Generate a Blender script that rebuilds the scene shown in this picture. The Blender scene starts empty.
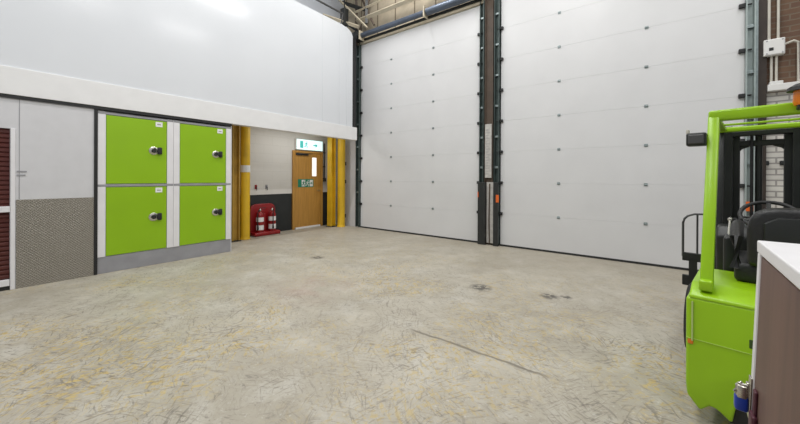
import bpy, bmesh, math, random
from mathutils import Vector, Matrix
random.seed(7)
C = bpy.context.scene.collection
PI = math.pi

# ------------------------------------------------------------------ materials
def mat(name, col, rough=.5, metal=0., noise=0., nscale=6., bump=0., bscale=60., emit=None, estr=0., spec=.5, trans=0.):
    m = bpy.data.materials.new(name); m.use_nodes = True
    nt = m.node_tree; b = nt.nodes['Principled BSDF']
    b.inputs['Base Color'].default_value = (*col, 1); b.inputs['Roughness'].default_value = rough
    b.inputs['Metallic'].default_value = metal; b.inputs['Specular IOR Level'].default_value = spec
    b.inputs['Transmission Weight'].default_value = trans
    tc = nt.nodes.new('ShaderNodeTexCoord')
    if noise:
        n = nt.nodes.new('ShaderNodeTexNoise'); n.inputs['Scale'].default_value = nscale; n.inputs['Detail'].default_value = 6
        r = nt.nodes.new('ShaderNodeMapRange')
        r.inputs['From Min'].default_value = .3; r.inputs['From Max'].default_value = .7
        r.inputs['To Min'].default_value = 1 - noise; r.inputs['To Max'].default_value = 1 + noise * .6
        mx = nt.nodes.new('ShaderNodeVectorMath'); mx.operation = 'SCALE'
        mx.inputs[0].default_value = col
        nt.links.new(tc.outputs['Object'], n.inputs['Vector']); nt.links.new(n.outputs['Fac'], r.inputs['Value'])
        nt.links.new(r.outputs['Result'], mx.inputs['Scale']); nt.links.new(mx.outputs[0], b.inputs['Base Color'])
    if bump:
        n2 = nt.nodes.new('ShaderNodeTexNoise'); n2.inputs['Scale'].default_value = bscale
        bp = nt.nodes.new('ShaderNodeBump'); bp.inputs['Strength'].default_value = bump; bp.inputs['Distance'].default_value = .01
        nt.links.new(tc.outputs['Object'], n2.inputs['Vector']); nt.links.new(n2.outputs['Fac'], bp.inputs['Height'])
        nt.links.new(bp.outputs['Normal'], b.inputs['Normal'])
    if emit:
        b.inputs['Emission Color'].default_value = (*emit, 1); b.inputs['Emission Strength'].default_value = estr
    return m

M = {}
M['panel'] = mat('glossy_white_cladding', (.68, .70, .73), .15, noise=.03, nscale=.8, bump=.09, bscale=5, spec=.24)
M['fascia'] = mat('white_fascia', (.78, .78, .78), .4, noise=.03)
M['door_white'] = mat('white_insulated_door', (.68, .68, .685), .36, noise=.035, nscale=1.6, bump=.03, bscale=5)
M['white'] = mat('white_coated_steel', (.78, .77, .79), .4, noise=.04)
M['partition'] = mat('white_partition', (.62, .62, .64), .5, noise=.04)
M['green'] = mat('lime_green_enamel', (.27, .49, .004), .36, noise=.05, nscale=2)
M['truck_green'] = mat('lime_truck_paint', (.30, .54, .006), .3, noise=.07, nscale=4)
M['black'] = mat('black_rubber_trim', (.012, .012, .013), .55)
M['dark'] = mat('dark_steel', (.02, .022, .022), .45, noise=.2)
M['seal'] = mat('dark_seal', (.02, .02, .02), .7)
M['galv'] = mat('galvanised_steel', (.30, .35, .35), .42, metal=.7, noise=.2, nscale=20)
M['track'] = mat('green_grey_track', (.07, .095, .09), .45, metal=.4, noise=.25, nscale=12)
M['plinth'] = mat('grey_plinth', (.30, .30, .32), .5, noise=.12, nscale=5)
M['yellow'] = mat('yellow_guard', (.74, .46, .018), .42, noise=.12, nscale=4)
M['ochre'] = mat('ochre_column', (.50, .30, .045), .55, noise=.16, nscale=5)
M['red'] = mat('red_enamel', (.27, .008, .010), .32, noise=.1)
M['maroon'] = mat('maroon_slats', (.085, .016, .012), .42, noise=.12)
M['label'] = mat('white_label', (.8, .8, .8), .6)
M['brown_steel'] = mat('brown_column_paint', (.085, .058, .04), .6, noise=.3, nscale=5)
M['pale_strip'] = mat('pale_strip', (.50, .48, .45), .6, noise=.2, nscale=14)
M['orange'] = mat('orange_reflector', (.75, .14, .02), .4)
M['chrome'] = mat('chrome', (.6, .58, .52), .25, metal=.9)
M['cream'] = mat('cream_steel', (.60, .53, .40), .5, noise=.15)
M['tube'] = mat('blue_grey_tube', (.11, .135, .18), .42, metal=.4, noise=.15)
M['seat'] = mat('black_vinyl', (.014, .014, .015), .45, bump=.2, bscale=90)
M['mast'] = mat('black_mast_paint', (.012, .014, .013), .4, noise=.2)
M['tyre'] = mat('black_tyre', (.009, .009, .009), .75, bump=.3)
M['bar'] = mat('grey_tube_steel', (.10, .10, .10), .4, metal=.5)
M['amber'] = mat('amber_lens', (.70, .19, .015), .25)
M['blue'] = mat('blue_padlock', (.015, .05, .38), .35)
M['pipe'] = mat('pale_conduit', (.58, .55, .48), .5, noise=.1)
M['box'] = mat('white_plastic', (.76, .75, .73), .45)
M['glass'] = mat('lit_glass', (.9, .9, .88), .1, emit=(1, .98, .93), estr=.7)
M['sign_lit'] = mat('lit_sign_face', (.7, .95, .95), .4, emit=(.66, 1.0, .98), estr=.9)
M['sign_green'] = mat('sign_green', (.01, .22, .12), .45)
M['sign_lit_green'] = mat('lit_sign_green', (.02, .30, .26), .45, emit=(.10, .50, .48), estr=.6)
M['ceil'] = mat('ceiling_sheet', (.6, .6, .6), .7)
M['farwall'] = mat('pale_grey_sheet', (.62, .65, .70), .5, noise=.05, nscale=1)

def wood(name, c1, c2, axis='z', rough=.45, scale=9):
    m = bpy.data.materials.new(name); m.use_nodes = True; nt = m.node_tree; b = nt.nodes['Principled BSDF']
    tc = nt.nodes.new('ShaderNodeTexCoord'); mp = nt.nodes.new('ShaderNodeMapping')
    mp.inputs['Scale'].default_value = (scale, scale, scale * .08)
    n = nt.nodes.new('ShaderNodeTexNoise'); n.inputs['Scale'].default_value = 3; n.inputs['Detail'].default_value = 8; n.inputs['Distortion'].default_value = .6
    cr = nt.nodes.new('ShaderNodeValToRGB'); cr.color_ramp.elements[0].color = (*c1, 1); cr.color_ramp.elements[1].color = (*c2, 1)
    cr.color_ramp.elements[0].position = .3; cr.color_ramp.elements[1].position = .7
    L = nt.links.new
    L(tc.outputs['Object'], mp.inputs['Vector']); L(mp.outputs[0], n.inputs['Vector']); L(n.outputs['Fac'], cr.inputs['Fac']); L(cr.outputs['Color'], b.inputs['Base Color'])
    b.inputs['Roughness'].default_value = rough
    return m
M['oak'] = wood('oak_veneer', (.38, .19, .035), (.52, .27, .055))
M['brown_board'] = wood('brown_board', (.10, .05, .04), (.145, .075, .058), rough=.5, scale=4)

def checker_plate():
    m = bpy.data.materials.new('tread_plate'); m.use_nodes = True; nt = m.node_tree; b = nt.nodes['Principled BSDF']; L = nt.links.new
    tc = nt.nodes.new('ShaderNodeTexCoord'); bs = []
    for a in (PI / 4, -PI / 4):
        mp = nt.nodes.new('ShaderNodeMapping'); mp.inputs['Rotation'].default_value = (a, 0, 0)
        sp = nt.nodes.new('ShaderNodeTexVoronoi'); sp.inputs['Scale'].default_value = 1; sp.inputs['Randomness'].default_value = 0
        m2 = nt.nodes.new('ShaderNodeVectorMath'); m2.operation = 'MULTIPLY'; m2.inputs[1].default_value = (0, 110, 44)
        L(tc.outputs['Object'], mp.inputs['Vector']); L(mp.outputs[0], m2.inputs[0]); L(m2.outputs[0], sp.inputs['Vector'])
        r = nt.nodes.new('ShaderNodeMapRange'); r.inputs['From Min'].default_value = .25; r.inputs['From Max'].default_value = .45
        r.inputs['To Min'].default_value = 1; r.inputs['To Max'].default_value = 0
        L(sp.outputs['Distance'], r.inputs['Value']); bs.append(r)
    mx = nt.nodes.new('ShaderNodeMath'); mx.operation = 'MAXIMUM'; L(bs[0].outputs[0], mx.inputs[0]); L(bs[1].outputs[0], mx.inputs[1])
    bp = nt.nodes.new('ShaderNodeBump'); bp.inputs['Strength'].default_value = .6; bp.inputs['Distance'].default_value = .01
    L(mx.outputs[0], bp.inputs['Height']); L(bp.outputs[0], b.inputs['Normal'])
    cr = nt.nodes.new('ShaderNodeMix'); cr.data_type = 'RGBA'; cr.inputs['A'].default_value = (.25, .23, .195, 1); cr.inputs['B'].default_value = (.37, .345, .30, 1)
    L(mx.outputs[0], cr.inputs['Factor']); L(cr.outputs['Result'], b.inputs['Base Color'])
    b.inputs['Metallic'].default_value = .55; b.inputs['Roughness'].default_value = .42
    return m
M['tread'] = checker_plate()

def dado_wall():
    m = bpy.data.materials.new('white_over_black_blockwork'); m.use_nodes = True; nt = m.node_tree; b = nt.nodes['Principled BSDF']; L = nt.links.new
    g = nt.nodes.new('ShaderNodeTexCoord'); s = nt.nodes.new('ShaderNodeSeparateXYZ'); L(g.outputs['Object'], s.inputs[0])
    gt = nt.nodes.new('ShaderNodeMath'); gt.operation = 'GREATER_THAN'; gt.inputs[1].default_value = .945; L(s.outputs['Z'], gt.inputs[0])
    mp = nt.nodes.new('ShaderNodeCombineXYZ'); L(s.outputs['Y'], mp.inputs[0]); L(s.outputs['Z'], mp.inputs[1])
    br = nt.nodes.new('ShaderNodeTexBrick'); br.inputs['Scale'].default_value = 1; br.inputs['Brick Width'].default_value = .44; br.inputs['Row Height'].default_value = .215
    br.inputs['Mortar Size'].default_value = .006
    br.inputs['Color1'].default_value = (.64, .62, .58, 1); br.inputs['Color2'].default_value = (.62, .60, .56, 1); br.inputs['Mortar'].default_value = (.58, .56, .52, 1)
    L(mp.outputs[0], br.inputs['Vector'])
    mx = nt.nodes.new('ShaderNodeMix'); mx.data_type = 'RGBA'; mx.inputs['A'].default_value = (.014, .017, .018, 1)
    L(gt.outputs[0], mx.inputs['Factor']); L(br.outputs['Color'], mx.inputs['B']); L(mx.outputs['Result'], b.inputs['Base Color'])
    b.inputs['Roughness'].default_value = .5
    return m
M['dado'] = dado_wall()

def brick(name, c1, c2, mo, axes='xz', w=.225, h=.075, rough=.8, ms=.008):
    m = bpy.data.materials.new(name); m.use_nodes = True; nt = m.node_tree; b = nt.nodes['Principled BSDF']; L = nt.links.new
    g = nt.nodes.new('ShaderNodeTexCoord'); s = nt.nodes.new('ShaderNodeSeparateXYZ'); L(g.outputs['Object'], s.inputs[0])
    mp = nt.nodes.new('ShaderNodeCombineXYZ'); L(s.outputs[axes[0].upper()], mp.inputs[0]); L(s.outputs[axes[1].upper()], mp.inputs[1])
    br = nt.nodes.new('ShaderNodeTexBrick'); br.inputs['Scale'].default_value = 1; br.inputs['Brick Width'].default_value = w; br.inputs['Row Height'].default_value = h
    br.inputs['Mortar Size'].default_value = ms
    for k, c in (('Color1', c1), ('Color2', c2), ('Mortar', mo)): br.inputs[k].default_value = (*c, 1)
    L(mp.outputs[0], br.inputs['Vector'])
    n = nt.nodes.new('ShaderNodeTexNoise'); n.inputs['Scale'].default_value = 5; n.inputs['Detail'].default_value = 5; L(g.outputs['Object'], n.inputs['Vector'])
    r = nt.nodes.new('ShaderNodeMapRange'); r.inputs['To Min'].default_value = .7; r.inputs['To Max'].default_value = 1.25; L(n.outputs['Fac'], r.inputs['Value'])
    v = nt.nodes.new('ShaderNodeVectorMath'); v.operation = 'SCALE'; L(br.outputs['Color'], v.inputs[0]); L(r.outputs[0], v.inputs['Scale'])
    L(v.outputs[0], b.inputs['Base Color'])
    bp = nt.nodes.new('ShaderNodeBump'); bp.inputs['Strength'].default_value = .5; bp.inputs['Distance'].default_value = .006; bp.invert = True
    L(br.outputs['Fac'], bp.inputs['Height']); L(bp.outputs[0], b.inputs['Normal'])
    b.inputs['Roughness'].default_value = rough
    return m
M['brick'] = brick('brown_brick', (.15, .085, .05), (.12, .065, .042), (.16, .12, .085))
M['white_brick'] = brick('white_painted_brick', (.66, .63, .58), (.62, .60, .55), (.33, .31, .29), rough=.5, ms=.01)
M['cladding'] = brick('cream_upper_cladding', (.52, .45, .34), (.50, .43, .32), (.20, .16, .11), w=.6, h=30., ms=.02)

def floor_mat():
    m = bpy.data.materials.new('worn_concrete'); m.use_nodes = True; nt = m.node_tree; b = nt.nodes['Principled BSDF']; L = nt.links.new
    tc = nt.nodes.new('ShaderNodeTexCoord')
    def noise(scale, detail=6, rough=.6, vec=None, dist=0.):
        n = nt.nodes.new('ShaderNodeTexNoise'); n.inputs['Scale'].default_value = scale; n.inputs['Detail'].default_value = detail
        n.inputs['Roughness'].default_value = rough; n.inputs['Distortion'].default_value = dist
        L(vec or tc.outputs['Object'], n.inputs['Vector']); return n.outputs['Fac']
    def rng(x, a, c, lo=0., hi=1.):
        r = nt.nodes.new('ShaderNodeMapRange'); r.inputs['From Min'].default_value = a; r.inputs['From Max'].default_value = c
        r.inputs['To Min'].default_value = lo; r.inputs['To Max'].default_value = hi; L(x, r.inputs['Value']); return r.outputs['Result']
    def mapped(rot, sc):
        p = nt.nodes.new('ShaderNodeMapping'); p.inputs['Rotation'].default_value = (0, 0, rot); p.inputs['Scale'].default_value = sc
        p2 = nt.nodes.new('ShaderNodeMapping'); L(tc.outputs['Object'], p.inputs['Vector']); return p.outputs[0]
    def mix(fac, A, B):
        x = nt.nodes.new('ShaderNodeMix'); x.data_type = 'RGBA'
        for k, v in (('A', A), ('B', B)):
            if isinstance(v, tuple): x.inputs[k].default_value = (*v, 1)
            else: L(v, x.inputs[k])
        if isinstance(fac, float): x.inputs['Factor'].default_value = fac
        else: L(fac, x.inputs['Factor'])
        return x.outputs['Result']
    def math2(op, a, c):
        x = nt.nodes.new('ShaderNodeMath'); x.operation = op
        for i, v in enumerate((a, c)):
            if isinstance(v, (int, float)): x.inputs[i].default_value = v
            else: L(v, x.inputs[i])
        return x.outputs[0]
    # coordinates pushed about by a slow noise so that scuffs bend and change direction
    def warp(amount, scale):
        n = nt.nodes.new('ShaderNodeTexNoise'); n.inputs['Scale'].default_value = scale; n.inputs['Detail'].default_value = 2; L(tc.outputs['Object'], n.inputs['Vector'])
        a = nt.nodes.new('ShaderNodeVectorMath'); a.operation = 'SUBTRACT'; a.inputs[1].default_value = (.5, .5, .5); L(n.outputs['Color'], a.inputs[0])
        c = nt.nodes.new('ShaderNodeVectorMath'); c.operation = 'SCALE'; c.inputs['Scale'].default_value = amount; L(a.outputs[0], c.inputs[0])
        d = nt.nodes.new('ShaderNodeVectorMath'); d.operation = 'ADD'; L(tc.outputs['Object'], d.inputs[0]); L(c.outputs[0], d.inputs[1]); return d.outputs[0]
    W = warp(.9, .6); W2 = warp(.28, 2.0)
    def streak(vec, rot, sc, lo, hi, st, off=0.):
        p = nt.nodes.new('ShaderNodeMapping'); p.inputs['Rotation'].default_value = (0, 0, rot); L(vec, p.inputs['Vector'])
        q = nt.nodes.new('ShaderNodeMapping'); q.inputs['Scale'].default_value = sc; q.inputs['Location'].default_value = (off, off * .7, off * 1.3); L(p.outputs[0], q.inputs['Vector'])
        return rng(noise(1.0, 4, .6, q.outputs[0], .3), lo, hi, 0, st)
    col = mix(rng(noise(.8, 8, .65), .3, .7), (.335, .305, .245), (.47, .437, .365))
    col = mix(rng(noise(5.5, 6, .7), .45, .8, 0, .5), col, (.29, .262, .21))
    col = mix(rng(noise(2.6, 5, .65, W2), .50, .72, 0, .65), col, (.53, .51, .455))
    near = rng(noise(.42, 2, .5), .38, .6, .25, 1)
    s0 = nt.nodes.new('ShaderNodeSeparateXYZ'); L(tc.outputs['Object'], s0.inputs[0])
    wear = math2('MULTIPLY', near, rng(s0.outputs['Y'], -3.4, -1.2, 1, .25))      # traffic wear is heaviest in the middle of the bay
    yl = math2('MAXIMUM', streak(W, .5, (30, 12, 1), .545, .63, .85, 3), streak(W2, -.9, (38, 11, 1), .55, .63, .8, 9))
    yl = math2('MULTIPLY', yl, rng(noise(1.1, 3, .5), .43, .56))
    col = mix(math2('MULTIPLY', yl, wear), col, (.50, .37, .12))
    for i, (v, rot, sc, lo, hi, st) in enumerate(((W, .35, (64, 4.6, 1), .57, .63, .62), (W2, -.6, (58, 4.6, 1), .575, .63, .6), (W, 1.15, (66, 6, 1), .575, .63, .6),
                                              (W2, -1.3, (70, 9, 1), .575, .64, .6), (W, 2.2, (54, 8, 1), .58, .65, .55), (W2, .9, (70, 14, 1), .57, .64, .7))):
        f = math2('MULTIPLY', streak(v, rot, sc, lo, hi, st, i * 5.3), rng(noise(1.5 + .3 * i, 3), .44, .56))
        col = mix(math2('MULTIPLY', f, wear), col, (.13, .115, .10) if i % 2 else (.18, .155, .12))
    col = mix(streak(W2, .2, (16, 12, 1), .60, .72, .45, 2), col, (.24, .215, .175))
    col = mix(rng(noise(26, 4, .65), .58, .68, 0, .55), col, (.19, .17, .14))
    col = mix(rng(noise(34, 4, .65), .60, .70, 0, .5), col, (.60, .58, .53))
    col = mix(math2('MULTIPLY', rng(s0.outputs['Y'], -2.2, -.1, 0, .55), rng(noise(1.3, 5), .35, .6)), col, (.30, .26, .20))      # dirt along the doors
    # one straight scraped line and the oil marks
    s = nt.nodes.new('ShaderNodeSeparateXYZ'); L(tc.outputs['Object'], s.inputs[0])
    wob = rng(noise(5, 3), .3, .7, -.012, .012)
    dy = math2('ABSOLUTE', math2('ADD', math2('ADD', s.outputs['Y'], 4.066), wob), 0)
    dx = math2('ABSOLUTE', math2('SUBTRACT', s.outputs['X'], 4.95), 0)
    ln = math2('MULTIPLY', rng(dy, .006, .020, 1, 0), rng(dx, .5, .62, 1, 0))
    col = mix(math2('MULTIPLY', ln, .85), col, (.16, .14, .11))
    for (cx, cy, r0) in ((5.17, -2.42, .13), (5.33, -2.33, .08), (4.42, -2.62, .16), (1.6, -2.9, .14)):
        d = nt.nodes.new('ShaderNodeVectorMath'); d.operation = 'DISTANCE'; d.inputs[1].default_value = (cx, cy, 0); L(tc.outputs['Object'], d.inputs[0])
        f = math2('MULTIPLY', rng(d.outputs['Value'], r0 * .4, r0, 1, 0), rng(noise(14, 4), .42, .50))
        col = mix(math2('MULTIPLY', f, .85), col, (.06, .055, .05))
    d = nt.nodes.new('ShaderNodeVectorMath'); d.operation = 'DISTANCE'; d.inputs[1].default_value = (2.75, -3.9, 0); L(tc.outputs['Object'], d.inputs[0])
    col = mix(math2('MULTIPLY', rng(d.outputs['Value'], .15, .7, .35, 0), rng(noise(3, 4), .4, .6)), col, (.40, .27, .22))
    L(col, b.inputs['Base Color'])
    L(rng(noise(3, 5), .3, .7, .42, .68), b.inputs['Roughness'])
    b.inputs['Specular IOR Level'].default_value = .35
    bp = nt.nodes.new('ShaderNodeBump'); bp.inputs['Strength'].default_value = .12; bp.inputs['Distance'].default_value = .01
    L(noise(30, 5), bp.inputs['Height']); L(bp.outputs[0], b.inputs['Normal'])
    return m
M['floor'] = floor_mat()

# ------------------------------------------------------------------ mesh helpers
class MB:
    def __init__(s): s.bm = bmesh.new()
    def _add(s, verts, faces):
        vs = [s.bm.verts.new(v) for v in verts]
        for f in faces:
            try: s.bm.faces.new([vs[i] for i in f])
            except ValueError: pass
        return vs
    def box(s, x0, x1, y0, y1, z0, z1, bev=0., seg=2, mtx=None):
        t = bmesh.new()
        v = [t.verts.new((x, y, z)) for x in (x0, x1) for y in (y0, y1) for z in (z0, z1)]
        for f in ((0, 1, 3, 2), (4, 6, 7, 5), (0, 4, 5, 1), (2, 3, 7, 6), (0, 2, 6, 4), (1, 5, 7, 3)): t.faces.new([v[i] for i in f])
        bmesh.ops.recalc_face_normals(t, faces=t.faces[:])
        if bev: bmesh.ops.bevel(t, geom=t.edges[:], offset=bev, segments=seg, profile=.5, affect='EDGES')
        return s.merge(t, mtx)
    def merge(s, t, mtx=None):
        if mtx is not None: t.transform(mtx)
        me = bpy.data.meshes.new('tmp'); t.to_mesh(me); t.free(); s.bm.from_mesh(me); bpy.data.meshes.remove(me); return s
    def tube(s, pts, r, n=12, caps=True, r1=None):
        pts = [Vector(p) for p in pts]; rings = []
        for i, p in enumerate(pts):
            if i == 0: d = pts[1] - p
            elif i == len(pts) - 1: d = p - pts[-2]
            else: d = (pts[i + 1] - p).normalized() + (p - pts[i - 1]).normalized()
            d.normalize()
            up = Vector((0, 0, 1)) if abs(d.z) < .95 else Vector((0, 1, 0))
            a = d.cross(up).normalized(); b = d.cross(a).normalized()
            rr = r if r1 is None else r + (r1 - r) * i / (len(pts) - 1)
            rings.append([s.bm.verts.new(p + a * rr * math.cos(2 * PI * k / n) + b * rr * math.sin(2 * PI * k / n)) for k in range(n)])
        for A, B in zip(rings, rings[1:]):
            for k in range(n): s.bm.faces.new((A[k], A[(k + 1) % n], B[(k + 1) % n], B[k]))
        if caps: s.bm.faces.new(rings[0][::-1]); s.bm.faces.new(rings[-1])
        return s
    def lathe(s, prof, o=(0, 0, 0), n=24, mtx=None):
        t = bmesh.new(); rings = []
        for r, z in prof:
            rings.append([t.verts.new((r * math.cos(2 * PI * k / n), r * math.sin(2 * PI * k / n), z)) for k in range(n)] if r > 1e-5 else [t.verts.new((0, 0, z))])
        for A, B in zip(rings, rings[1:]):
            for k in range(n):
                a = (A[k % len(A)], A[(k + 1) % len(A)], B[(k + 1) % len(B)], B[k % len(B)])
                u = [];  [u.append(v) for v in a if v not in u]
                if len(u) > 2: t.faces.new(u)
        bmesh.ops.recalc_face_normals(t, faces=t.faces[:])
        mt = Matrix.Translation(o)
        if mtx is not None: mt = mt @ mtx
        return s.merge(t, mt)
    def prism(s, poly, a0, a1, axis='y', bev=0., seg=2, mtx=None):
        """poly in the two other axes; extruded a0..a1 along axis"""
        t = bmesh.new()
        def P(u, v, a): return {'y': (u, a, v), 'x': (a, u, v), 'z': (u, v, a)}[axis]
        A = [t.verts.new(P(u, v, a0)) for u, v in poly]; B = [t.verts.new(P(u, v, a1)) for u, v in poly]; n = len(poly)
        t.faces.new(A); t.faces.new(B[::-1])
        for i in range(n): t.faces.new((A[i], B[i], B[(i + 1) % n], A[(i + 1) % n]))
        bmesh.ops.recalc_face_normals(t, faces=t.faces[:])
        if bev: bmesh.ops.bevel(t, geom=t.edges[:], offset=bev, segments=seg, profile=.5, affect='EDGES')
        return s.merge(t, mtx)
    def torus(s, R, r, mtx=None, n=32, k=10):
        t = bmesh.new(); g = [[t.verts.new(((R + r * math.cos(2 * PI * j / k)) * math.cos(2 * PI * i / n), (R + r * math.cos(2 * PI * j / k)) * math.sin(2 * PI * i / n), r * math.sin(2 * PI * j / k))) for j in range(k)] for i in range(n)]
        for i in range(n):
            for j in range(k): t.faces.new((g[i][j], g[(i + 1) % n][j], g[(i + 1) % n][(j + 1) % k], g[i][(j + 1) % k]))
        return s.merge(t, mtx)
    def build(s, name, m, parent=None, smooth=False, loc=None):
        """mesh coordinates are relative to the parent (or to the world); loc moves the origin without moving the shape"""
        bmesh.ops.recalc_face_normals(s.bm, faces=s.bm.faces[:])
        if loc: bmesh.ops.translate(s.bm, verts=s.bm.verts[:], vec=-Vector(loc))
        me = bpy.data.meshes.new(name); s.bm.to_mesh(me); s.bm.free()
        me.materials.append(m)
        if smooth:
            me.polygons.foreach_set('use_smooth', [True] * len(me.polygons))
            me.set_sharp_from_angle(angle=math.radians(40))
        o = bpy.data.objects.new(name, me); C.objects.link(o)
        if loc: o.location = loc
        if parent: o.parent = parent
        return o

def tag(o, label=None, cat=None, group=None, kind=None):
    for k, v in (('label', label), ('category', cat), ('group', group), ('kind', kind)):
        if v: o[k] = v
    return o
def empty(name, loc, label, cat, group=None, rz=0., kind=None):
    o = bpy.data.objects.new(name, None); C.objects.link(o); o.location = loc; o.rotation_euler = (0, 0, rz); o.empty_display_size = .1
    return tag(o, label, cat, group, kind)
def struct(name, mb, m, label=None, cat=None, smooth=False):
    return tag(mb.build(name, m, smooth=smooth), label, cat, None, 'structure')
def copy_tree(o, parent=None):
    c = o.copy(); C.objects.link(c)
    if parent: c.parent = parent
    for ch in list(o.children): copy_tree(ch, c)
    return c
RX = lambda a: Matrix.Rotation(a, 4, 'X')
RY = lambda a: Matrix.Rotation(a, 4, 'Y')
RZ = lambda a: Matrix.Rotation(a, 4, 'Z')
T = lambda *a: Matrix.Translation(a)

# ------------------------------------------------------------------ setting
XR = 10.2                     # right hand wall of the bay
XD = -1.3                     # plane of the recessed wall with the oak door
struct('floor', MB().box(-1.42, XR, -9.2, .35, -.2, 0), M['floor'], 'scuffed beige concrete warehouse floor with worn yellow paint', 'floor')
struct('ceiling', MB().box(-1.42, XR, -9.2, .35, 7.6, 7.7), M['ceil'], 'pale roof sheeting high above the loading bay', 'ceiling')
struct('wall_right', MB().box(XR, XR + .15, -9.2, .35, 0, 7.6), M['farwall'], 'pale grey wall on the right of the bay', 'wall')
struct('wall_far_left', MB().box(-1.15, -1.0, -9.2, .1, 2.75, 7.6), M['farwall'], 'pale grey sheeted wall seen above the white storage wall', 'wall')
w = struct('wall_left', MB().prism([(-9.2, 2.66), (-.525, 2.66), (-.525, 4.99), (-.56, 5.07), (-.68, 5.14), (-.9, 5.17), (-9.2, 5.17)], -.12, 0, 'x'), M['panel'], 'glossy white clad upper wall over the green lockers', 'wall')
for i, y in enumerate((-1.5, -.98, -.74)):
    MB().box(-.01, .004, y, y + .012, 2.67, 5.17).build('cover_strip', M['panel'], w)
struct('trim_fascia', MB().box(-.12, .022, -9.2, -.378, 2.335, 2.665, .004), M['fascia'], 'white fascia beam running above the green lockers', 'trim')
struct('trim_head', MB().box(-.05, .016, -9.2, -3.585, 2.292, 2.335), M['black'], 'black strip along the top of the lockers', 'trim')
struct('trim_corner', MB().box(-.12, .0, -.522, -.40, 2.668, 5.0), M['black'], 'black upright strip at the end of the white upper wall', 'trim')
struct('soffit', MB().box(XD, -.12, -9.2, -.385, 2.62, 2.72), M['fascia'], 'white underside of the storage floor over the recess', 'ceiling')
# partition with tread plate
w = struct('wall_partition', MB().box(-.06, 0, -6.147, -5.43, 0, 2.292), M['partition'], 'white partition with tread plate below, left of the lockers', 'wall')
MB().box(0, .008, -6.14, -5.445, .0, 1.075, .002).build('tread_plate', M['tread'], w)
MB().box(0, .006, -6.135, -6.055, 1.41, 1.425).box(0, .006, -6.135, -6.065, 1.365, 1.38).build('nameplate', M['plinth'], w)
MB().box(-.01, .003, -6.118, -6.112, 1.08, 2.292).build('joint', M['plinth'], w)
struct('trim_joint', MB().box(-.06, .012, -5.445, -5.408, 0, 2.292), M['black'], 'black upright strip between tread plate and lockers', 'trim')
# units further left, mostly out of the picture
struct('wall_left_lower', MB().box(-.06, 0, -9.2, -7.36, 0, 2.292).box(-.06, 0, -7.36, -6.147, 1.93, 2.292), M['partition'], 'white partition above and beyond the maroon shutter', 'wall')
# recess
struct('wall_recess', MB().box(XD - .12, XD, -5.6, .1, 0, 2.62), M['dado'], 'white wall with black lower half behind the yellow columns', 'wall')
struct('wall_locker_side', MB().box(XD, -.02, -3.588, -3.57, 0, 2.62), M['partition'], 'white end panel closing the row of lockers', 'wall')
struct('baseboard_lockers', MB().box(-.9, -.006, -5.408, -3.589, 0, .232, .003), M['plinth'], 'grey plinth under the four green lockers', 'baseboard')
# back wall
struct('wall_back_left', MB().box(XD, -.2, .02, .1, 0, 5.0), M['partition'], 'narrow white strip of back wall beside the yellow columns', 'wall')
struct('wall_back', MB().box(-1.42, XR, .1, .35, 0, 5.0), M['partition'], 'wall behind the two tall white doors', 'wall')
struct('wall_back_upper', MB().box(-1.42, 7.25, .1, .35, 5.0, 7.6), M['cladding'], 'cream ribbed cladding above the left tall door', 'wall')
struct('wall_back_brick', MB().box(7.25, XR, .02, .1, 2.52, 7.6), M['brick'], 'brown brick wall right of the wide white door', 'wall')
struct('wall_back_brick_lower', MB().box(7.25, XR, .02, .1, 0, 2.52), M['white_brick'], 'white painted brick wall seen through the forklift', 'wall')
struct('trim_jamb', MB().box(7.245, 7.325, -.03, .1, 0, 7.6), mat('dark_brown_paint', (.035, .024, .018), .6, noise=.3), 'dark upright strip between door track and brick', 'trim')

# centre column between the doors
p = struct('pillar', MB().box(3.365, 3.39, -.03, .1, 0, 7.6).box(3.52, 3.545, -.03, .1, 0, 7.6).box(3.39, 3.52, -.005, .1, 0, 7.6), M['brown_steel'], 'brown steel column between the two tall white doors', 'column')
cs = MB().box(3.392, 3.53, -.06, -.006, 1.37, 2.47, .004).build('cover_strip', M['pale_strip'], p)
cs['label'] = 'pale marked strip on the column'
mb = MB()
for i in range(17): mb.box(3.41, 3.47 + .03 * (i % 2), -.0625, -.0595, 1.45 + i * .056, 1.456 + i * .056)
mb.build('marking', M['plinth'], cs)
MB().box(3.43, 3.578, -.06, -.032, .04, 1.28, .004).build('lower_cover', M['pale_strip'], p)
MB().tube([(3.50, -.07, .05), (3.49, -.075, .5), (3.50, -.07, 1.25)], .012, 8).build('cable', M['brown_steel'], p, True)

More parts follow.
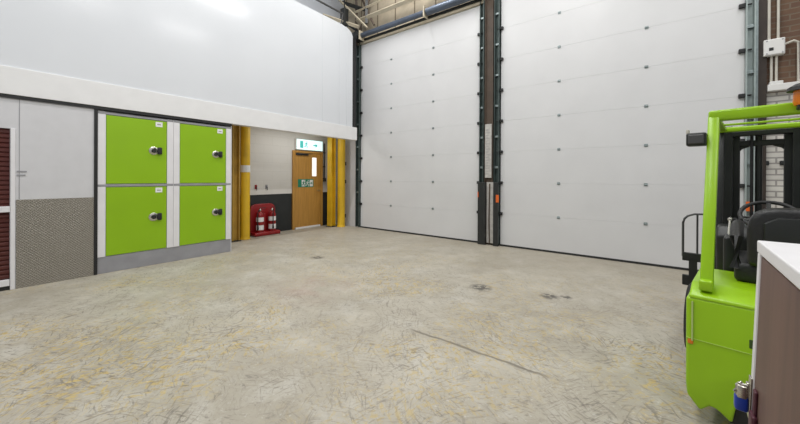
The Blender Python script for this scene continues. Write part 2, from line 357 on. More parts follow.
# ------------------------------------------------------------------ sectional doors
M['track_pale'] = mat('pale_grey_green_track', (.36, .42, .41), .45, metal=.2, noise=.15, nscale=9)
def sectional(name, x0, x1, hx, label, tl, tr, top=4.99):
    d = empty(name, ((x0 + x1) / 2, 0, 0), label, 'door', kind='structure'); cx = (x0 + x1) / 2
    zs = [.03] + [.651 + .6204 * k for k in range(7)] + [top]
    for k in range(8):
        s = MB().box(x0 - cx, x1 - cx, .0, .05, zs[k] + .0004, zs[k + 1] - .0004, .0016, 1).build('door_section', M['door_white'], d)
        if k < 7:
            for h in hx:
                z = zs[k + 1]
                MB().box(h - cx - .024, h - cx + .024, -.006, .001, z - .024, z + .024, .003).tube([(h - cx - .026, -.008, z), (h - cx + .026, -.008, z)], .008, 8).build('hinge', M['galv'], s)
    MB().box(x0 - cx, x1 - cx, -.008, .05, .0, .035, .003).build('bottom_seal', M['seal'], d)
    for (a, b, side) in (tl, tr):
        t = MB().box(a - cx, a - cx + .012, -.075, .0, .02, top + .05).box(b - cx - .012, b - cx, -.075, .0, .02, top + .05).box(a - cx, b - cx, -.006, .06, .02, top + .05).build('track', M['track_pale' if a > 7 else 'track'], d)
        for k in range(7):
            z = zs[k + 1]; xx = (b if side > 0 else a) - cx
            MB().box(min(xx, xx + side * .065), max(xx, xx + side * .065), -.045, .0, z - .028, z + .028, .006).tube([(xx - side * .06, -.035, z), (xx + side * .05, -.035, z)], .012, 8).build('roller_bracket', M['black'], t)
            z2 = z + .31
            MB().box(a - cx + .012, b - cx - .012, -.05, -.006, z2 - .02, z2 + .02, .003).build('fixing', M['galv'], t)
    return d, cx
d1, c1 = sectional('door_1', -.20, 3.265, (.862, 2.108), 'left and narrower of the two tall white sectional doors', (-.33, -.205, 1), (3.27, 3.362, -1))
d2, c2 = sectional('door_2', 3.70, 7.125, (4.775, 6.04), 'wide white sectional door behind the green forklift', (3.585, 3.685, 1), (7.125, 7.215, -1))
MB().box(3.265 - c1, 3.425 - c1, -.125, -.078, 0, 1.28, .006).build('track_guard', M['dark'], d1)
MB().box(3.59 - c2, 3.69 - c2, -.115, -.078, 0, 1.28, .006).build('track_guard', M['dark'], d2)
MB().box(3.265 - c1, 3.285 - c1, -.130, -.126, .97, 1.08).build('reflector', M['orange'], d1)
MB().box(3.65 - c2, 3.71 - c2, -.121, -.116, .88, 1.03).build('reflector', M['orange'], d2)
MB().box(7.13 - c2, 7.20 - c2, -.081, -.076, .93, 1.06).build('reflector', M['orange'], d2)
MB().box(7.215 - c2, 7.243 - c2, -.05, .02, .02, 5.0).build('edge_strip', M['galv'], d2)
# head of the left door: angle, barrel shaft, plates
MB().box(-.33 - c1, 3.36 - c1, -.05, .05, 4.995, 5.05, .004).build('head_angle', M['cream'], d1)
MB().box(-.33 - c1, 3.36 - c1, -.085, .05, 5.055, 5.10).build('head_seal', M['dark'], d1)
b = MB().tube([(-.10 - c1, -.16, 5.16), (1.95 - c1, -.16, 5.16)], .065, 16).tube([(2.03 - c1, -.16, 5.16), (3.33 - c1, -.16, 5.16)], .085, 16).build('spring_shaft', M['tube'], d1, True)
for x in (-.04, 1.99, 3.34): MB().box(x - .012 - c1, x + .012 - c1, -.26, .09, 5.03, 5.27, .004).build('shaft_bracket', M['cream'], b)
MB().box(-.33 - c1, -.05 - c1, -.24, .05, 5.06, 5.28, .01).lathe([(0, 0), (.09, 0), (.09, .05), (.03, .06), (0, .06)], (-.15 - c1, -.25, 5.16), 16, RX(PI / 2)).build('cable_drum', M['dark'], d1)

# steelwork in the top left corner
r = tag(MB().tube([(0.0, -6, 5.44), (0.0, -.85, 5.44)], .022, 10).tube([(.0, -.87, 5.44), (-.06, -.87, 5.17)], .018, 10).tube([(.0, -4.2, 5.44), (-.06, -4.2, 5.17)], .018, 10).build('guard_rail', M['bar'], None, True),
        'dark rail running above the top edge of the white upper wall', 'rail', kind='structure')
st = empty('roof_steelwork', (-.4, -.2, 5.3), 'cream and dark roof steelwork in the top corner over the left door', 'steelwork', kind='structure')
def bar(name, a, b, r, m): MB().tube([Vector(a) - Vector((-.4, -.2, 5.3)), Vector(b) - Vector((-.4, -.2, 5.3))], r, 4).build(name, M[m], st)
bar('beam', (-.55, -1.05, 5.50), (-.12, -.2, 5.40), .05, 'cream')
bar('beam', (-.25, -.12, 5.62), (3.3, -.12, 5.62), .06, 'cream')
bar('brace', (-.75, -.4, 6.3), (.15, -.15, 5.32), .028, 'cream')
bar('brace', (-.75, -.2, 6.25), (.12, -.1, 5.80), .05, 'dark')
bar('brace', (.10, -.12, 5.45), (.10, -.12, 6.4), .05, 'dark')
bar('brace', (-.75, -.3, 5.75), (-.1, -.12, 5.25), .035, 'dark')
bar('beam', (-.6, -.15, 5.85), (3.3, -.12, 5.98), .035, 'cream')
bar('brace', (-.2, -.1, 5.3), (.25, -.1, 6.2), .03, 'brown_steel')
bar('brace', (.35, -.1, 5.35), (-.1, -.1, 6.2), .03, 'brown_steel')
bar('post', (-.3, -.1, 5.0), (-.3, -.1, 7.4), .05, 'brown_steel')
hb = tag(MB().box(-.40, -.24, -.60, -.44, 5.34, 5.80, .015).box(-.33, -.31, -.53, -.51, 5.78, 7.6).lathe([(0, 0), (.04, 0), (.04, .03), (0, .03)], (-.32, -.52, 5.31)).build('sensor_box', M['dark'], None, True, (-.32, -.52, 5.3)),
         'small black box hanging in the top corner above the white wall', 'box')

# ------------------------------------------------------------------ maroon shutter
sh = empty('roller_shutter', (-.03, -6.77, 0), 'maroon slatted roller shutter with white bars at the left edge', 'shutter')
z = .13; mb = MB(); poly = []
while z < 1.9:
    poly += [(.0, z), (.014, z + .012), (.014, z + .040), (.0, z + .052)]; z += .056
mb.prism([(-.012, .12)] + [(0, .12)] + poly + [(0, 1.93), (-.012, 1.93)], -.57, .582, 'y')
mb.build('slat_curtain', M['maroon'], sh)
MB().box(.0, .05, .585, .622, 0, 1.93, .004).build('guide', M['white'], sh)
MB().box(.0, .05, -.59, -.555, 0, 1.93, .004).build('guide', M['white'], sh)
MB().box(.012, .05, -.555, .582, .93, 1.0, .005).build('lock_bar', M['white'], sh)
MB().box(-.01, .045, -.555, .582, .05, .125, .005).build('bottom_bar', M['white'], sh)
MB().box(-.012, .03, -.555, .582, .0, .05).build('bottom_seal', M['seal'], sh)

# ------------------------------------------------------------------ green lockers
def make_locker():
    """origin at the middle of the base of the front; 0.9 wide, 1.0 high"""
    r = empty('storage_locker', (0, 0, 0), 'locker', 'locker', 'green self storage lockers')
    W = .4545; H = 1.02
    MB().box(-.88, -.025, -W, W, .0, H).build('carcass', M['white'], r)
    for a, b in ((-W, -.366), (.366, W)):
        MB().box(-.03, .002, a + .002, b - .001, .0, H, .003).build('stile', M['white'], r)
    MB().box(-.03, .004, -W + .004, W - .004, H - .036, H - .002, .003).build('top_rail', M['plinth'], r)
    d = MB().box(-.03, .0, -.362, .362, .006, H - .042, .004).build('door', M['green'], r)
    lt = MB().box(.0, .003, .215, .305, H - .135, H - .06).build('number_plate', M['label'], d)
    MB().box(.003, .0036, .235, .285, H - .108, H - .092).build('marking', M['plinth'], lt)
    h = MB().lathe([(0, 0), (.062, 0), (.062, .006), (.05, .012), (0, .012)], (0, .19, .51), 24, RY(PI / 2)).box(0, .012, .19, .262, .462, .558, .006).build('lock_plate', M['chrome'], d, True)
    MB().lathe([(0, .01), (.032, .01), (.032, .03), (.026, .036), (0, .036)], (0, .19, .51), 20, RY(PI / 2)).box(.010, .034, .238, .295, .455, .565, .012).build('lock_knob', M['black'], h, True)
    return r
L0 = make_locker()
spots = [(-4.955, .232, 'green locker in the bottom row beside the tread plate'), (-4.955, 1.252, 'green locker in the top row, the one next to the white partition'),
         (-4.046, .232, 'green locker in the bottom row beside the yellow columns'), (-4.046, 1.252, 'green locker in the top row, nearest the yellow columns')]
for i, (y, z, lab) in enumerate(spots):
    o = L0 if i == 0 else copy_tree(L0)
    o.location = (0, y, z); o['label'] = lab

# ------------------------------------------------------------------ yellow columns
def column_guard(x, y, r, label, m, band=None, bolts=False, square=False):
    e = empty('column_guard', (x, y, 0), label, 'column guard', 'yellow column guards at the recess')
    if square:
        MB().box(-r, r, -r * .9, -r * .66, .0, 2.618, .004).box(-r, r, r * .66, r * .9, .0, 2.618, .004).box(-r * .12, r * .12, -r * .66, r * .66, 0, 2.618).build('column', m, e)
        MB().box(-r * 1.25, r * 1.25, -r * 1.2, r * 1.2, 0, .018, .004).build('base_plate', M['dark'], e)
    else:
        MB().lathe([(0, 0), (r, 0), (r, 2.618), (0, 2.618)], (0, 0, 0), 28).build('sleeve', m, e, True)
        MB().lathe([(r, 0), (r * 1.08, 0), (r * 1.08, .03), (r, .04)], (0, 0, 0), 28).build('collar', m, e, True)
    if band: MB().lathe([(r, band[0]), (r + .003, band[0]), (r + .003, band[1]), (r, band[1])], (0, 0, 0), 28).build('band', M['label'], e, True)
    if bolts:
        for z in (.30, 1.25, 1.75):
            MB().box(-.03, .03, -.03, .03, z - .05, z + .05, .01, mtx=T(.707 * r, .707 * r, 0) @ RZ(.79)).build('clamp', M['dark'], e)
    return e
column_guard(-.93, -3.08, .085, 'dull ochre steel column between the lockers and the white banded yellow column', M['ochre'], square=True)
column_guard(-.985, -2.82, .10, 'round yellow column guard with a white band, beside the fire extinguishers', M['yellow'], band=(1.47, 1.62))
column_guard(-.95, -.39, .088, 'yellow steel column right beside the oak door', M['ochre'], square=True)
column_guard(-.72, -.235, .105, 'bright round yellow column guard next to the narrow tall white door', M['yellow'], bolts=True)
bpy.data.objects['column_guard.002'].children[0].data = bpy.data.objects['column_guard.002'].children[0].data  # keep own mesh
for ch in bpy.data.objects['column_guard.002'].children:
    if ch.name.startswith('column'): ch.data.materials[0] = M['yellow']

# ------------------------------------------------------------------ oak door, signs
d3 = empty('door_3', (XD, -.93, 0), 'oak veneer door with a slim glass panel under the lit sign', 'door', kind='structure')
MB().box(0, .045, -.49, -.43, 0, 2.07, .004).box(0, .045, .43, .49, 0, 2.07, .004).box(0, .045, -.43, .43, 2.015, 2.07, .004).build('frame', M['oak'], d3)
lf = MB().box(.0, .03, -.425, .425, .045, 2.01, .003).build('leaf', M['oak'], d3)
pn = MB().box(.03, .036, .10, .285, 1.375, 1.925, .003).build('vision_frame', M['oak'], lf)
MB().box(.033, .039, .12, .265, 1.395, 1.905).build('pane', M['glass'], pn)
MB().box(.0, .05, -.40, .40, .0, .045, .003).build('threshold', M['label'], d3)
MB().box(.03, .07, -.40, -.02, 1.95, 2.0, .008).tube([(.075, -.35, 1.975), (.10, -.1, 1.99), (.075, .1, 2.0)], .008, 8).build('door_closer', M['dark'], lf)
MB().tube([(.03, .36, 1.0), (.075, .36, 1.0), (.075, .25, 1.0)], .01, 8).lathe([(0, 0), (.026, 0), (.026, .006), (0, .006)], (.03, .36, 1.0), 16, RY(PI / 2)).build('lever_handle', M['chrome'], lf, True)
def man(mb, x, y, z, s, dr=1):
    """running figure facing +y*dr drawn as thin relief, height about s"""
    D = .0015
    def seg(a, b, w): mb.merge(seg_bm(a, b, w))
    def seg_bm(a, b, w):
        t = bmesh.new(); a = Vector((0, y + a[0] * s * dr, z + a[1] * s)); b = Vector((0, y + b[0] * s * dr, z + b[1] * s)); d = (b - a).normalized(); n = Vector((0, -d.z, d.y)) * w * s / 2
        vs = [t.verts.new(p + Vector((xx, 0, 0))) for xx in (x, x + D) for p in (a - n - d * w * s * .3, a + n - d * w * s * .3, b + n + d * w * s * .3, b - n + d * w * s * .3)]
        for f in ((0, 1, 2, 3), (7, 6, 5, 4), (0, 4, 5, 1), (1, 5, 6, 2), (2, 6, 7, 3), (3, 7, 4, 0)): t.faces.new([vs[i] for i in f])
        return t
    seg((-.03, .45), (.07, .74), .17); seg((0, .45), (.20, .28), .11); seg((.20, .28), (.17, .04), .10); seg((-.03, .45), (-.12, .22), .11); seg((-.12, .22), (-.34, .20), .10)
    seg((.07, .72), (.24, .60), .08); seg((.24, .60), (.36, .68), .07); seg((.05, .72), (-.14, .70), .08); seg((-.14, .70), (-.22, .54), .07)
    mb.lathe([(0, 0), (.085 * s, 0), (.085 * s, D), (0, D)], (x, y + .13 * s * dr, z + .90 * s), 16, RY(PI / 2))
    return mb
def arrow(mb, x, y, z, s):
    return mb.box(x, x + .0015, y - s * .45, y + .05 * s, z - s * .1, z + s * .1).prism([(y, z - s * .33), (y + s * .45, z), (y, z + s * .33)], x, x + .0015, 'x')
sg = MB().box(.03, .033, -.33, .17, 1.10, 1.315).build('escape_sign', M['sign_green'], lf)
MB().box(.033, .034, -.215, -.10, 1.12, 1.295).box(.033, .034, .045, .15, 1.12, 1.295).build('sign_panel', M['label'], sg)
man(MB(), .0345, -.03, 1.115, .18).build('running_figure', M['label'], sg)
arrow(MB(), .0345, .098, 1.207, .10).build('arrow', M['sign_green'], sg)
man(MB(), .0345, -.157, 1.125, .16).build('running_figure', M['sign_green'], sg)

ex = empty('exit_sign', (XD, -.90, 2.09), 'lit white and green escape sign above the oak door', 'sign')
MB().box(0, .07, -.44, .43, .0, .29, .012).build('housing', M['box'], ex)
f = MB().box(.07, .076, -.425, .415, .015, .275, .003).build('face', M['sign_lit'], ex)
man(MB(), .0765, -.14, .05, .19).build('running_figure', M['sign_lit_green'], f)
MB().box(.0765, .078, -.33, -.23, .05, .24).build('doorway', M['sign_lit_green'], f)
arrow(MB(), .0765, .17, .145, .17).build('arrow', M['sign_lit_green'], f)

cd = empty('wall_conduit', (XD, -.385, 1.25), 'dark vertical pipe on the wall between oak door and yellow column', 'pipe')
MB().tube([(.03, 0, .05), (.03, 0, 1.08)], .02, 10).build('pipe', M['dark'], cd, True)
MB().box(0, .06, -.05, .05, 0, .10, .01).build('switch_box', M['dark'], cd)
for z in (.4, .8): MB().box(0, .05, -.03, .03, z, z + .03, .004).build('clip', M['dark'], cd)

def hook(y, z, label, m):
    e = empty('wall_hook', (XD, y, z), label, 'hook', 'small hooks above the fire extinguishers')
    MB().box(0, .012, -.028, .028, -.02, .08, .004).build('plate', M[m], e)
    MB().tube([(.012, 0, .03), (.04, 0, .02), (.048, 0, -.02), (.036, 0, -.045)], .009, 8).build('hook', M['dark'], e, True)
hook(-2.40, 1.10, 'reddish hook plate on the white wall above the extinguisher by the yellow column', 'red')
hook(-2.13, 1.10, 'grey hook plate on the white wall above the extinguisher nearer the oak door', 'plinth')

# ------------------------------------------------------------------ fire extinguishers on a red stand
ES = (-1.12, -2.25)
st = empty('extinguisher_stand', (ES[0], ES[1], 0), 'red moulded stand holding two fire extinguishers against the black wall', 'stand')
arch = [(-.32, 0), (-.32, .60)] + [(-.32 + .16 - .16 * math.cos(a), .60 + .13 * math.sin(a)) for a in [PI / 2 * k / 6 for k in range(1, 7)]]
arch = arch + [(-u, v) for u, v in arch[::-1]]
MB().prism(arch, -.17, -.11, 'x', .015, 3).build('back_panel', M['red'], st, True)
MB().box(-.16, .12, -.325, .325, 0, .09, .03, 4).build('base', M['red'], st, True)
MB().box(-.115, -.04, -.03, .03, .08, .50, .015, 3).build('divider', M['red'], st, True)
def extinguisher(y, label, rz):
    e = empty('fire_extinguisher', (ES[0] + .01, ES[1] + y, .09), label, 'fire extinguisher', 'fire extinguishers on the red stand', rz)
    r = .082
    MB().lathe([(0, 0), (r * .92, 0), (r, .02), (r, .36), (r * .93, .405), (r * .7, .44), (r * .38, .46), (.024, .47), (.024, .49), (0, .49)], (0, 0, 0), 28).build('cylinder', M['red'], e, True)
    for a, b in ((.05, .16), (.24, .34)):
        MB().lathe([(r, a), (r + .002, a), (r + .002, b), (r, b)], (0, 0, 0), 28).build('label_band', M['label'], e, True)
    MB().lathe([(0, .48), (.026, .48), (.026, .52), (.018, .53), (0, .53)], (0, 0, 0), 16).build('valve', M['chrome'], e, True)
    MB().box(-.012, .012, -.02, .12, .525, .535, .004, mtx=RX(.0)).box(-.012, .012, -.01, .13, .555, .565, .004).build('handle', M['black'], e)
    MB().tube([(.02, 0, .50), (.08, -.03, .50), (.105, -.05, .42), (.10, -.05, .25), (.095, -.045, .15)], .011, 10).build('hose', M['black'], e, True)
    MB().tube([(.095, -.045, .16), (.095, -.045, .06)], .013, 10, r1=.022).build('nozzle', M['black'], e, True)
extinguisher(-.15, 'red extinguisher on the stand, the one beside the yellow column', -.5)
extinguisher(.16, 'red extinguisher on the stand, the one nearer the oak door', .1)

# ------------------------------------------------------------------ brick wall fittings
jb = empty('junction_box', (7.385, .02, 3.0), 'white junction box with pipes on the brown brick wall', 'electrical box')
MB().box(-.095, .095, -.09, 0, 0, .215, .008).build('body', M['box'], jb)
cv = MB().box(-.085, .085, -.098, -.09, .01, .205, .004).build('cover', M['box'], jb)
for x in (-.07, .07):
    for z in (.025, .19): MB().lathe([(0, 0), (.008, 0), (.008, .003), (0, .003)], (x, -.098, z), 10, RX(PI / 2)).build('screw', M['plinth'], cv)
MB().box(-.05, -.01, -.101, -.098, .06, .10).build('marking', M['dark'], cv)
def conduit(pts, label, r=.014):
    o = MB().tube(pts, r, 10); z0 = min(p[2] for p in pts)
    return tag(o.build('conduit', M['pipe'], None, True, (pts[0][0], pts[0][1], z0)), label, 'pipe', 'conduits on the brick wall')
conduit([(7.345, -.01, 3.216), (7.345, -.01, 7.5)], 'pale pipe up the brick wall from the junction box, nearest the white door', .018)
conduit([(7.43, -.01, 3.216), (7.43, -.01, 7.5)], 'pale pipe up the brick wall from the junction box, further from the white door')
conduit([(7.37, -.01, 2.66), (7.37, -.01, 2.999)], 'pale pipe below the junction box, nearest the white door')
conduit([(7.415, -.01, 2.66), (7.415, -.01, 2.999)], 'pale pipe below the junction box, the middle of three')
conduit([(7.482, -.03, 3.13), (7.56, -.03, 3.16), (7.60, -.03, 3.13), (7.60, -.03, 2.625)], 'pale pipe looping from the side of the junction box down the brick')
tr = empty('cable_trunking', (7.33, .02, 2.53), 'white cable trunking along the brick wall above the forklift roof', 'trunking')
MB().box(0, 1.0, -.08, 0.005, 0, .09, .004).build('channel', M['box'], tr)
MB().box(0, 1.0, -.086, -.08, .006, .084, .002).build('lid', M['box'], tr)
MB().box(.02, .14, -.07, 0, .09, .13, .006).build('gland_box', M['box'], tr)
for x, lab in ((7.335, 'small dark wall clamp on white brick, nearer the tall white door'), (7.475, 'small dark wall clamp on white brick, further from the tall white door')):
    e = empty('wall_clamp', (x, .02, 1.55), lab, 'clamp', 'dark clamps on the white brick')
    MB().box(-.022, .022, -.03, 0, .0, .06, .006).build('plate', M['dark'], e)
    MB().tube([(0, -.03, .03), (0, -.06, .03)], .014, 10).build('stud', M['dark'], e, True)

# ------------------------------------------------------------------ forklift (local x to its right, y forwards)
FK = empty('forklift_truck', (6.266, -4.022, 0), 'lime green electric forklift truck with black mast and seat', 'forklift', rz=math.radians(-10))
CX = .36
left = [(-.015, .15), (.04, .08), (.08, .125), (.11, .12), (.165, .075), (.18, .17), (.20, .26), (.25, .31)]
prof = left + [(2 * CX - u, v) for u, v in left[::-1]] + [(2 * CX + .02, .22), (2 * CX + .02, .70), (-.02, .70), (-.02, .22)]
cw = MB().prism(prof, 0, .55, 'y', .016, 3).build('counterweight', M['truck_green'], FK, True)
MB().prism([(.0, .69), (.0, .715), (.13, .765), (.58, .765), (.58, .69)], -.008, 2 * CX + .008, 'x', .012, 3).build('rear_deck', M['truck_green'], FK, True)
MB().box(.03, .09, .02, .11, .74, .80, .012, 3).build('post_foot', M['truck_green'], FK, True)
MB().box(-.018, 2 * CX + .018, -.004, .01, .470, .473).build('panel_seam', mat('pale_lime_edge', (.42, .60, .10), .4), cw)
MB().box(.225, .315, -.004, .006, .50, .545, .004).build('recessed_grip', mat('dark_green_plastic', (.03, .07, .01), .5), cw)
MB().tube([(.008, -.004, .46), (.008, -.004, .68)], .004, 8).build('trim_rod', mat('dull_lime_rod', (.46, .58, .20), .4), cw, True)
MB().box(-.012, .012, -.006, .01, .44, .465, .004).build('reflector', M['amber'], cw)
MB().box(.0, 2 * CX, .56, 1.32, .16, .40, .03, 3).build('chassis', M['truck_green'], FK, True)
MB().box(.02, 2 * CX - .02, .60, 1.30, .40, .43, .008).build('floor_plate', M['seat'], FK)
MB().prism([(.85, .36), (.85, .50), (.93, .62), (1.22, .62), (1.32, .50), (1.32, .36)], -.06, .10, 'x', .02, 3).build('fender', M['truck_green'], FK, True)
MB().prism([(.85, .36), (.85, .50), (.93, .62), (1.22, .62), (1.32, .50), (1.32, .36)], 2 * CX - .10, 2 * CX + .06, 'x', .02, 3).build('fender', M['truck_green'], FK, True)
def wheel(x, y, r, w, name='wheel'):
    t = MB().lathe([(r * .55, -w / 2), (r * .9, -w / 2), (r, -w * .36), (r, w * .36), (r * .9, w / 2), (r * .55, w / 2)], (x, y, r), 32, RY(PI / 2)).build(name, M['tyre'], FK, True)
    MB().lathe([(0, -w * .42), (r * .3, -w * .42), (r * .34, -w * .3), (r * .56, -w * .3), (r * .56, w * .3), (r * .34, w * .3), (r * .3, w * .42), (0, w * .42)], (x, y, r), 28, RY(PI / 2)).build('rim', M['truck_green'], t, True)
MB().box(.155, 2 * CX - .155, .05, .07, .055, .34, .004).build('arch_shade_plate', M['seal'], FK)  # added black plate, stands in for the shade inside the wheel arch
wheel(-.04, 1.02, .27, .15); wheel(2 * CX + .04, 1.02, .27, .15); wheel(CX, .27, .19, .16, 'rear_wheel')
# seat and console
ped = MB().box(.16, .68, .30, .80, .76, .88, .03, 3).build('seat_base', M['seat'], FK, True)
s0 = MB().box(.22, .68, .33, .80, .88, .99, .04, 4).build('seat_cushion', M['seat'], FK, True)
def soft(x0, x1, y0, y1, z0, z1, r): return MB().box(x0, x1, y0, y1, z0, z1, r, 5)
bk = MB().prism([(.215, .87), (.21, 1.08), (.225, 1.15), (.26, 1.19), (.33, 1.205), (.57, 1.205), (.64, 1.19), (.675, 1.15), (.69, 1.08), (.685, .87)], .25, .37, 'y', .03, 4).build('backrest', M['seat'], FK, True)
MB().prism([(.275, .92), (.275, 1.12), (.33, 1.155), (.57, 1.155), (.625, 1.12), (.625, .92)], .235, .255, 'y', .008, 2).build('back_shell', M['mast'], bk, True)
for x in (.17, .73):
    MB().tube([(x, .32, .84), (x, .33, 1.02), (x, .40, 1.07), (x, .62, 1.07)], .03, 10).build('armrest', M['seat'], FK, True)
MB().box(.10, .17, .62, .84, .42, .98, .02, 3).build('side_console', M['mast'], FK, True)
for i in range(3): MB().tube([(.12 + .025 * i, .80, .97), (.125 + .025 * i, .86, 1.07)], .007, 8).lathe([(0, -.014), (.012, -.008), (.014, .004), (.008, .014), (0, .016)], (.125 + .025 * i, .865, 1.075), 12).build('lever', M['chrome' if i == 0 else 'black'], FK, True)
MB().prism([(1.14, .40), (1.08, .92), (1.14, 1.0), (1.32, 1.0), (1.34, .40)], .04, 2 * CX - .04, 'x', .02, 3).build('dashboard', M['mast'], FK, True)
MB().tube([(.31, 1.25, .80), (.31, 1.02, 1.09)], .025, 12).build('steering_column', M['mast'], FK, True)
wm = T(.31, 1.0, 1.11) @ RX(math.radians(38))
wl = MB().torus(.14, .013, wm).build('steering_wheel', M['black'], FK, True)
mb = MB()
for k in range(3): mb.box(.02, .14, -.012, .012, -.006, .006, .003, mtx=wm @ RZ(PI / 2 + k * 2 * PI / 3))
mb.lathe([(0, -.03), (.035, -.03), (.035, .01), (0, .014)], n=16, mtx=wm).build('spoke_hub', M['black'], wl, True)
# overhead guard
PZ = 1.745
def post(x, m='truck_green'):
    a, b = Vector((x, .055, .74)), Vector((x, .52, PZ + .03)); w = .024
    pts = [a, a.lerp(b, .5), b]; t = MB()
    poly = [(a.y - w, a.z), (b.y - w, b.z), (b.y + w, b.z), (a.y + w, a.z)]
    t.prism(poly, x - .026, x + .030, 'x', .008, 2).build('guard_post', M[m], FK, True)
post(.058); post(2 * CX - .058)
MB().box(.033, 2 * CX - .033, .49, .55, PZ - .008, PZ + .062, .014, 3).build('guard_rear_bar', M['truck_green'], FK, True)
for x in (.058, 2 * CX - .058): MB().box(x - .025, x + .022, .50, 1.50, PZ + .02, PZ + .055, .012, 3).build('guard_side_rail', M['truck_green'], FK, True)
MB().box(.033, 2 * CX - .033, 1.46, 1.51, PZ + .015, PZ + .055, .012, 3).build('guard_front_bar', M['truck_green'], FK, True)
for y in (.86, 1.18): MB().box(.06, 2 * CX - .06, y - .012, y + .012, PZ + .034, PZ + .05, .005).build('guard_slat', M['truck_green'], FK, True)
for x in (.045, 2 * CX - .045):
    MB().prism([(1.48, PZ + .03), (1.26, .58), (1.30, .58), (1.52, PZ + .03)], x - .02, x + .02, 'x', .006, 2).build('guard_front_post', M['mast'], FK, True)
# beacon and working lamp
bc = MB().lathe([(.0, .0), (.042, .0), (.047, .02), (.045, .08), (.0, .08)], (.43, .43, 1.775), 20).build('beacon', M['amber'], FK, True)
MB().lathe([(0, .08), (.07, .08), (.066, .10), (.04, .118), (0, .122)], (.43, .43, 1.775), 20).build('cap', M['black'], bc, True)
MB().box(.40, .46, .40, .50, 1.758, 1.775, .004).build('bracket', M['dark'], bc)
lp = MB().box(-.065, .034, .38, .46, 1.575, 1.66, .012, 3).build('work_lamp', M['mast'], FK, True)
MB().box(-.055, .024, .372, .382, 1.588, 1.648, .006).build('lens', M['bar'], lp)
MB().box(-.066, -.05, .39, .43, 1.655, 1.685, .006).build('bracket', M['pipe'], lp)
# mast
def rail(name, x, y, w, d, z0, z1): MB().box(x - w / 2, x + w / 2, y - d * .5, y - d * .36, z0, z1, .004).box(x - w / 2, x + w / 2, y + d * .36, y + d * .5, z0, z1, .004).box(x - w * .2, x + w * .2, y - d * .4, y + d * .4, z0, z1).build(name, M['mast'], FK)
for sx in (-1, 1):
    rail('outer_upright', CX - .08 + sx * .222, 1.66, .11, .12, .08, 1.82)
    rail('inner_upright', CX - .08 + sx * .15, 1.70, .05, .10, .10, 1.79)
MB().box(.01, .55, 1.60, 1.66, 1.73, 1.775, .008).build('top_crossmember', M['mast'], FK)
MB().box(.06, .50, 1.66, 1.72, 1.645, 1.695, .008).build('inner_crossmember', M['mast'], FK)
for sx in (-1, 1):
    x0 = CX - .08 + sx * .165
    MB().prism([(x0, 1.66), (x0 - sx * .10, 1.66), (x0 - sx * .10, 1.643), (x0 - sx * .055, 1.625), (x0 - sx * .025, 1.59), (x0 - sx * .012, 1.53), (x0, 1.53)], 1.67, 1.71, 'y').build('corner_gusset', M['mast'], FK)
MB().box(.06, .50, 1.60, 1.70, .16, .30, .01).build('lower_crossmember', M['mast'], FK)
MB().tube([(CX - .095, 1.68, .15), (CX - .095, 1.68, 1.0)], .036, 14).tube([(CX - .095, 1.68, 1.0), (CX - .095, 1.68, 1.77)], .022, 14).build('lift_cylinder', M['mast'], FK, True)
for x in (CX - .135, ): MB().tube([(x, 1.64, .5), (x, 1.64, 1.5), (x, 1.65, 1.77)], .010, 8).build('hose', M['black'], FK, True)
# carriage, load backrest, forks
cg = MB().box(-.24, .78, 1.80, 1.84, .32, .42, .006).box(-.24, .78, 1.80, 1.84, .56, .64, .006).box(-.19, -.13, 1.80, 1.83, .40, .58).box(.71, .77, 1.80, 1.83, .40, .58).build('fork_carriage', M['mast'], FK)
fr = [(-.235, 1.81, .60), (-.235, 1.81, .93), (-.225, 1.81, .97), (-.20, 1.81, 1.0), (-.15, 1.81, 1.022), (-.10, 1.81, 1.025), (.72, 1.81, 1.025), (.76, 1.81, 1.005), (.775, 1.81, .96), (.775, 1.81, .62)]
lb = MB().tube(fr, .010, 10).build('load_backrest', M['bar'], FK, True)
for x in (-.13, .05, .20, .35, .50, .65): MB().tube([(x, 1.81, .62), (x, 1.81, 1.025)], .008, 8).build('bar', M['bar'], lb, True)
for x in (.02, .56): MB().prism([(1.84, .62), (1.84, .10), (2.75, .10), (2.75, .085), (1.90, .065), (1.84, .06), (1.80, .10), (1.80, .62)], x - .05, x + .05, 'x', .004, 1).build('fork', M['dark'], FK)

# ------------------------------------------------------------------ white and brown cabinet in the foreground
KB = empty('storage_cabinet', (6.356, -4.94, 0), 'white framed cabinet with brown side in the right foreground', 'cabinet', rz=math.radians(-3))
H = 1.166
tilt = T(0, 0, H) @ RY(math.radians(1.9)) @ T(0, 0, -H)      # the side leans out a little towards the floor
MB().box(-.003, .62, -1.10, .0, H - .038, H, .004).build('top', M['white'], KB)
MB().prism([(.02, H - .04), (-.012, .03), (.60, .03), (.60, H - .04)], -1.08, -.02, 'y').build('carcass', M['white'], KB)
for y in (-.032, -1.10):
    MB().box(.0, .035, y, y + .032, .005, H - .038, .004, mtx=tilt).build('corner_post', M['white'], KB)
MB().box(.0, .035, -1.068, -.032, .005, .06, .003, mtx=tilt).build('bottom_rail', M['white'], KB)
pn = MB().box(.004, .02, -1.066, -.034, .065, H - .046, .003, mtx=tilt).build('side_panel', M['brown_board'], KB)
hp = MB().box(-.005, .001, -.032, -.002, .60, .73, .002, mtx=tilt).box(-.012, -.004, -.030, -.008, .64, .71, .003, mtx=tilt).build('hasp', M['chrome'], KB)
MB().tube([(-.010, -.030, .655), (-.028, -.030, .655), (-.036, -.028, .675), (-.028, -.026, .70), (-.010, -.026, .70)], .006, 8).box(-.034, -.010, -.04, -.02, .66, .70, .005).build('staple', M['chrome'], hp, True).matrix_local = tilt
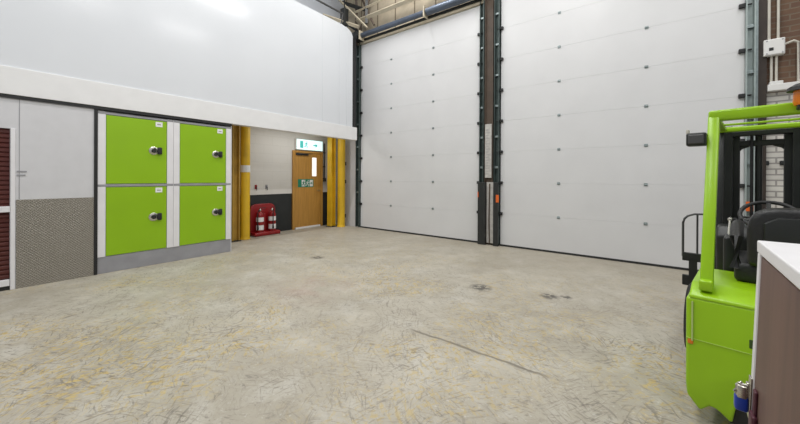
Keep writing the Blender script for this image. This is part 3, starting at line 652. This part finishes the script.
MB().box(-.010, .004, -.115, -.065, .59, .65, .006, mtx=tilt).box(-.004, .004, -.10, -.07, .64, .72, .004, mtx=tilt).build('latch', mat('dark_red_plastic', (.07, .012, .025), .5), KB)
pl = empty('padlock', (6.356 - .036, -4.94 - .022, .618), 'blue bodied padlock hanging from the cabinet hasp', 'padlock', rz=math.radians(-3))
MB().box(-.020, .012, -.014, .014, 0, .05, .008, 3).build('body', M['blue'], pl, True)
MB().tube([(-.014, 0, .045), (-.014, 0, .078), (-.004, 0, .090), (.006, 0, .078), (.006, 0, .045)], .004, 10).build('shackle', M['chrome'], pl, True)

# ------------------------------------------------------------------ light
def area(x, y, z, sx, sy, p, col=(1, .995, .985), rot=(0, 0, 0)):
    l = bpy.data.lights.new('bay_or_fill_lamp', 'AREA'); l.shape = 'RECTANGLE'; l.size = sx; l.size_y = sy; l.energy = p; l.color = col
    o = bpy.data.objects.new('bay_or_fill_lamp', l); C.objects.link(o); o.location = (x, y, z); o.rotation_euler = rot
for x in (1.6, 4.7, 7.8):
    for y in (-1.7, -4.6, -7.6): area(x, y, 6.85, .09, 1.6, {1.6: 82, 4.7: 75, 7.8: 58}[x])
area(-.55, -1.6, 2.60, .2, 1.6, 12)  # unseen fill light added under the soffit to brighten the recess
wd = bpy.data.worlds.new('world'); bpy.context.scene.world = wd; wd.use_nodes = True
bg = wd.node_tree.nodes['Background']; bg.inputs['Color'].default_value = (.96, .98, 1, 1); bg.inputs['Strength'].default_value = .32

# ------------------------------------------------------------------ camera
cam = bpy.data.cameras.new('camera'); co = bpy.data.objects.new('camera', cam); C.objects.link(co)
yaw, pit, rol = -.6510787, -.001195, .0045747
cy, sy, cp, sp = math.cos(yaw), math.sin(yaw), math.cos(pit), math.sin(pit)
fw = Vector((sy * cp, cy * cp, sp)); rt = Vector((cy, -sy, 0)); up = rt.cross(fw)
r2 = rt * math.cos(rol) + up * math.sin(rol); u2 = up * math.cos(rol) - rt * math.sin(rol)
mw = Matrix((r2, u2, -fw)).transposed().to_4x4(); mw.translation = (6.07608, -6.46504, 1.36)
co.matrix_world = mw
cam.sensor_width = 36; cam.lens = 326.349 / 800 * 36; cam.shift_y = (178.29 - 212) / 800; cam.clip_start = .05
sc = bpy.context.scene; sc.camera = co
vs = sc.view_settings; vs.view_transform = 'Standard'; vs.look = 'None'; vs.exposure = 0.0; vs.gamma = 1; vs.use_curve_mapping = False
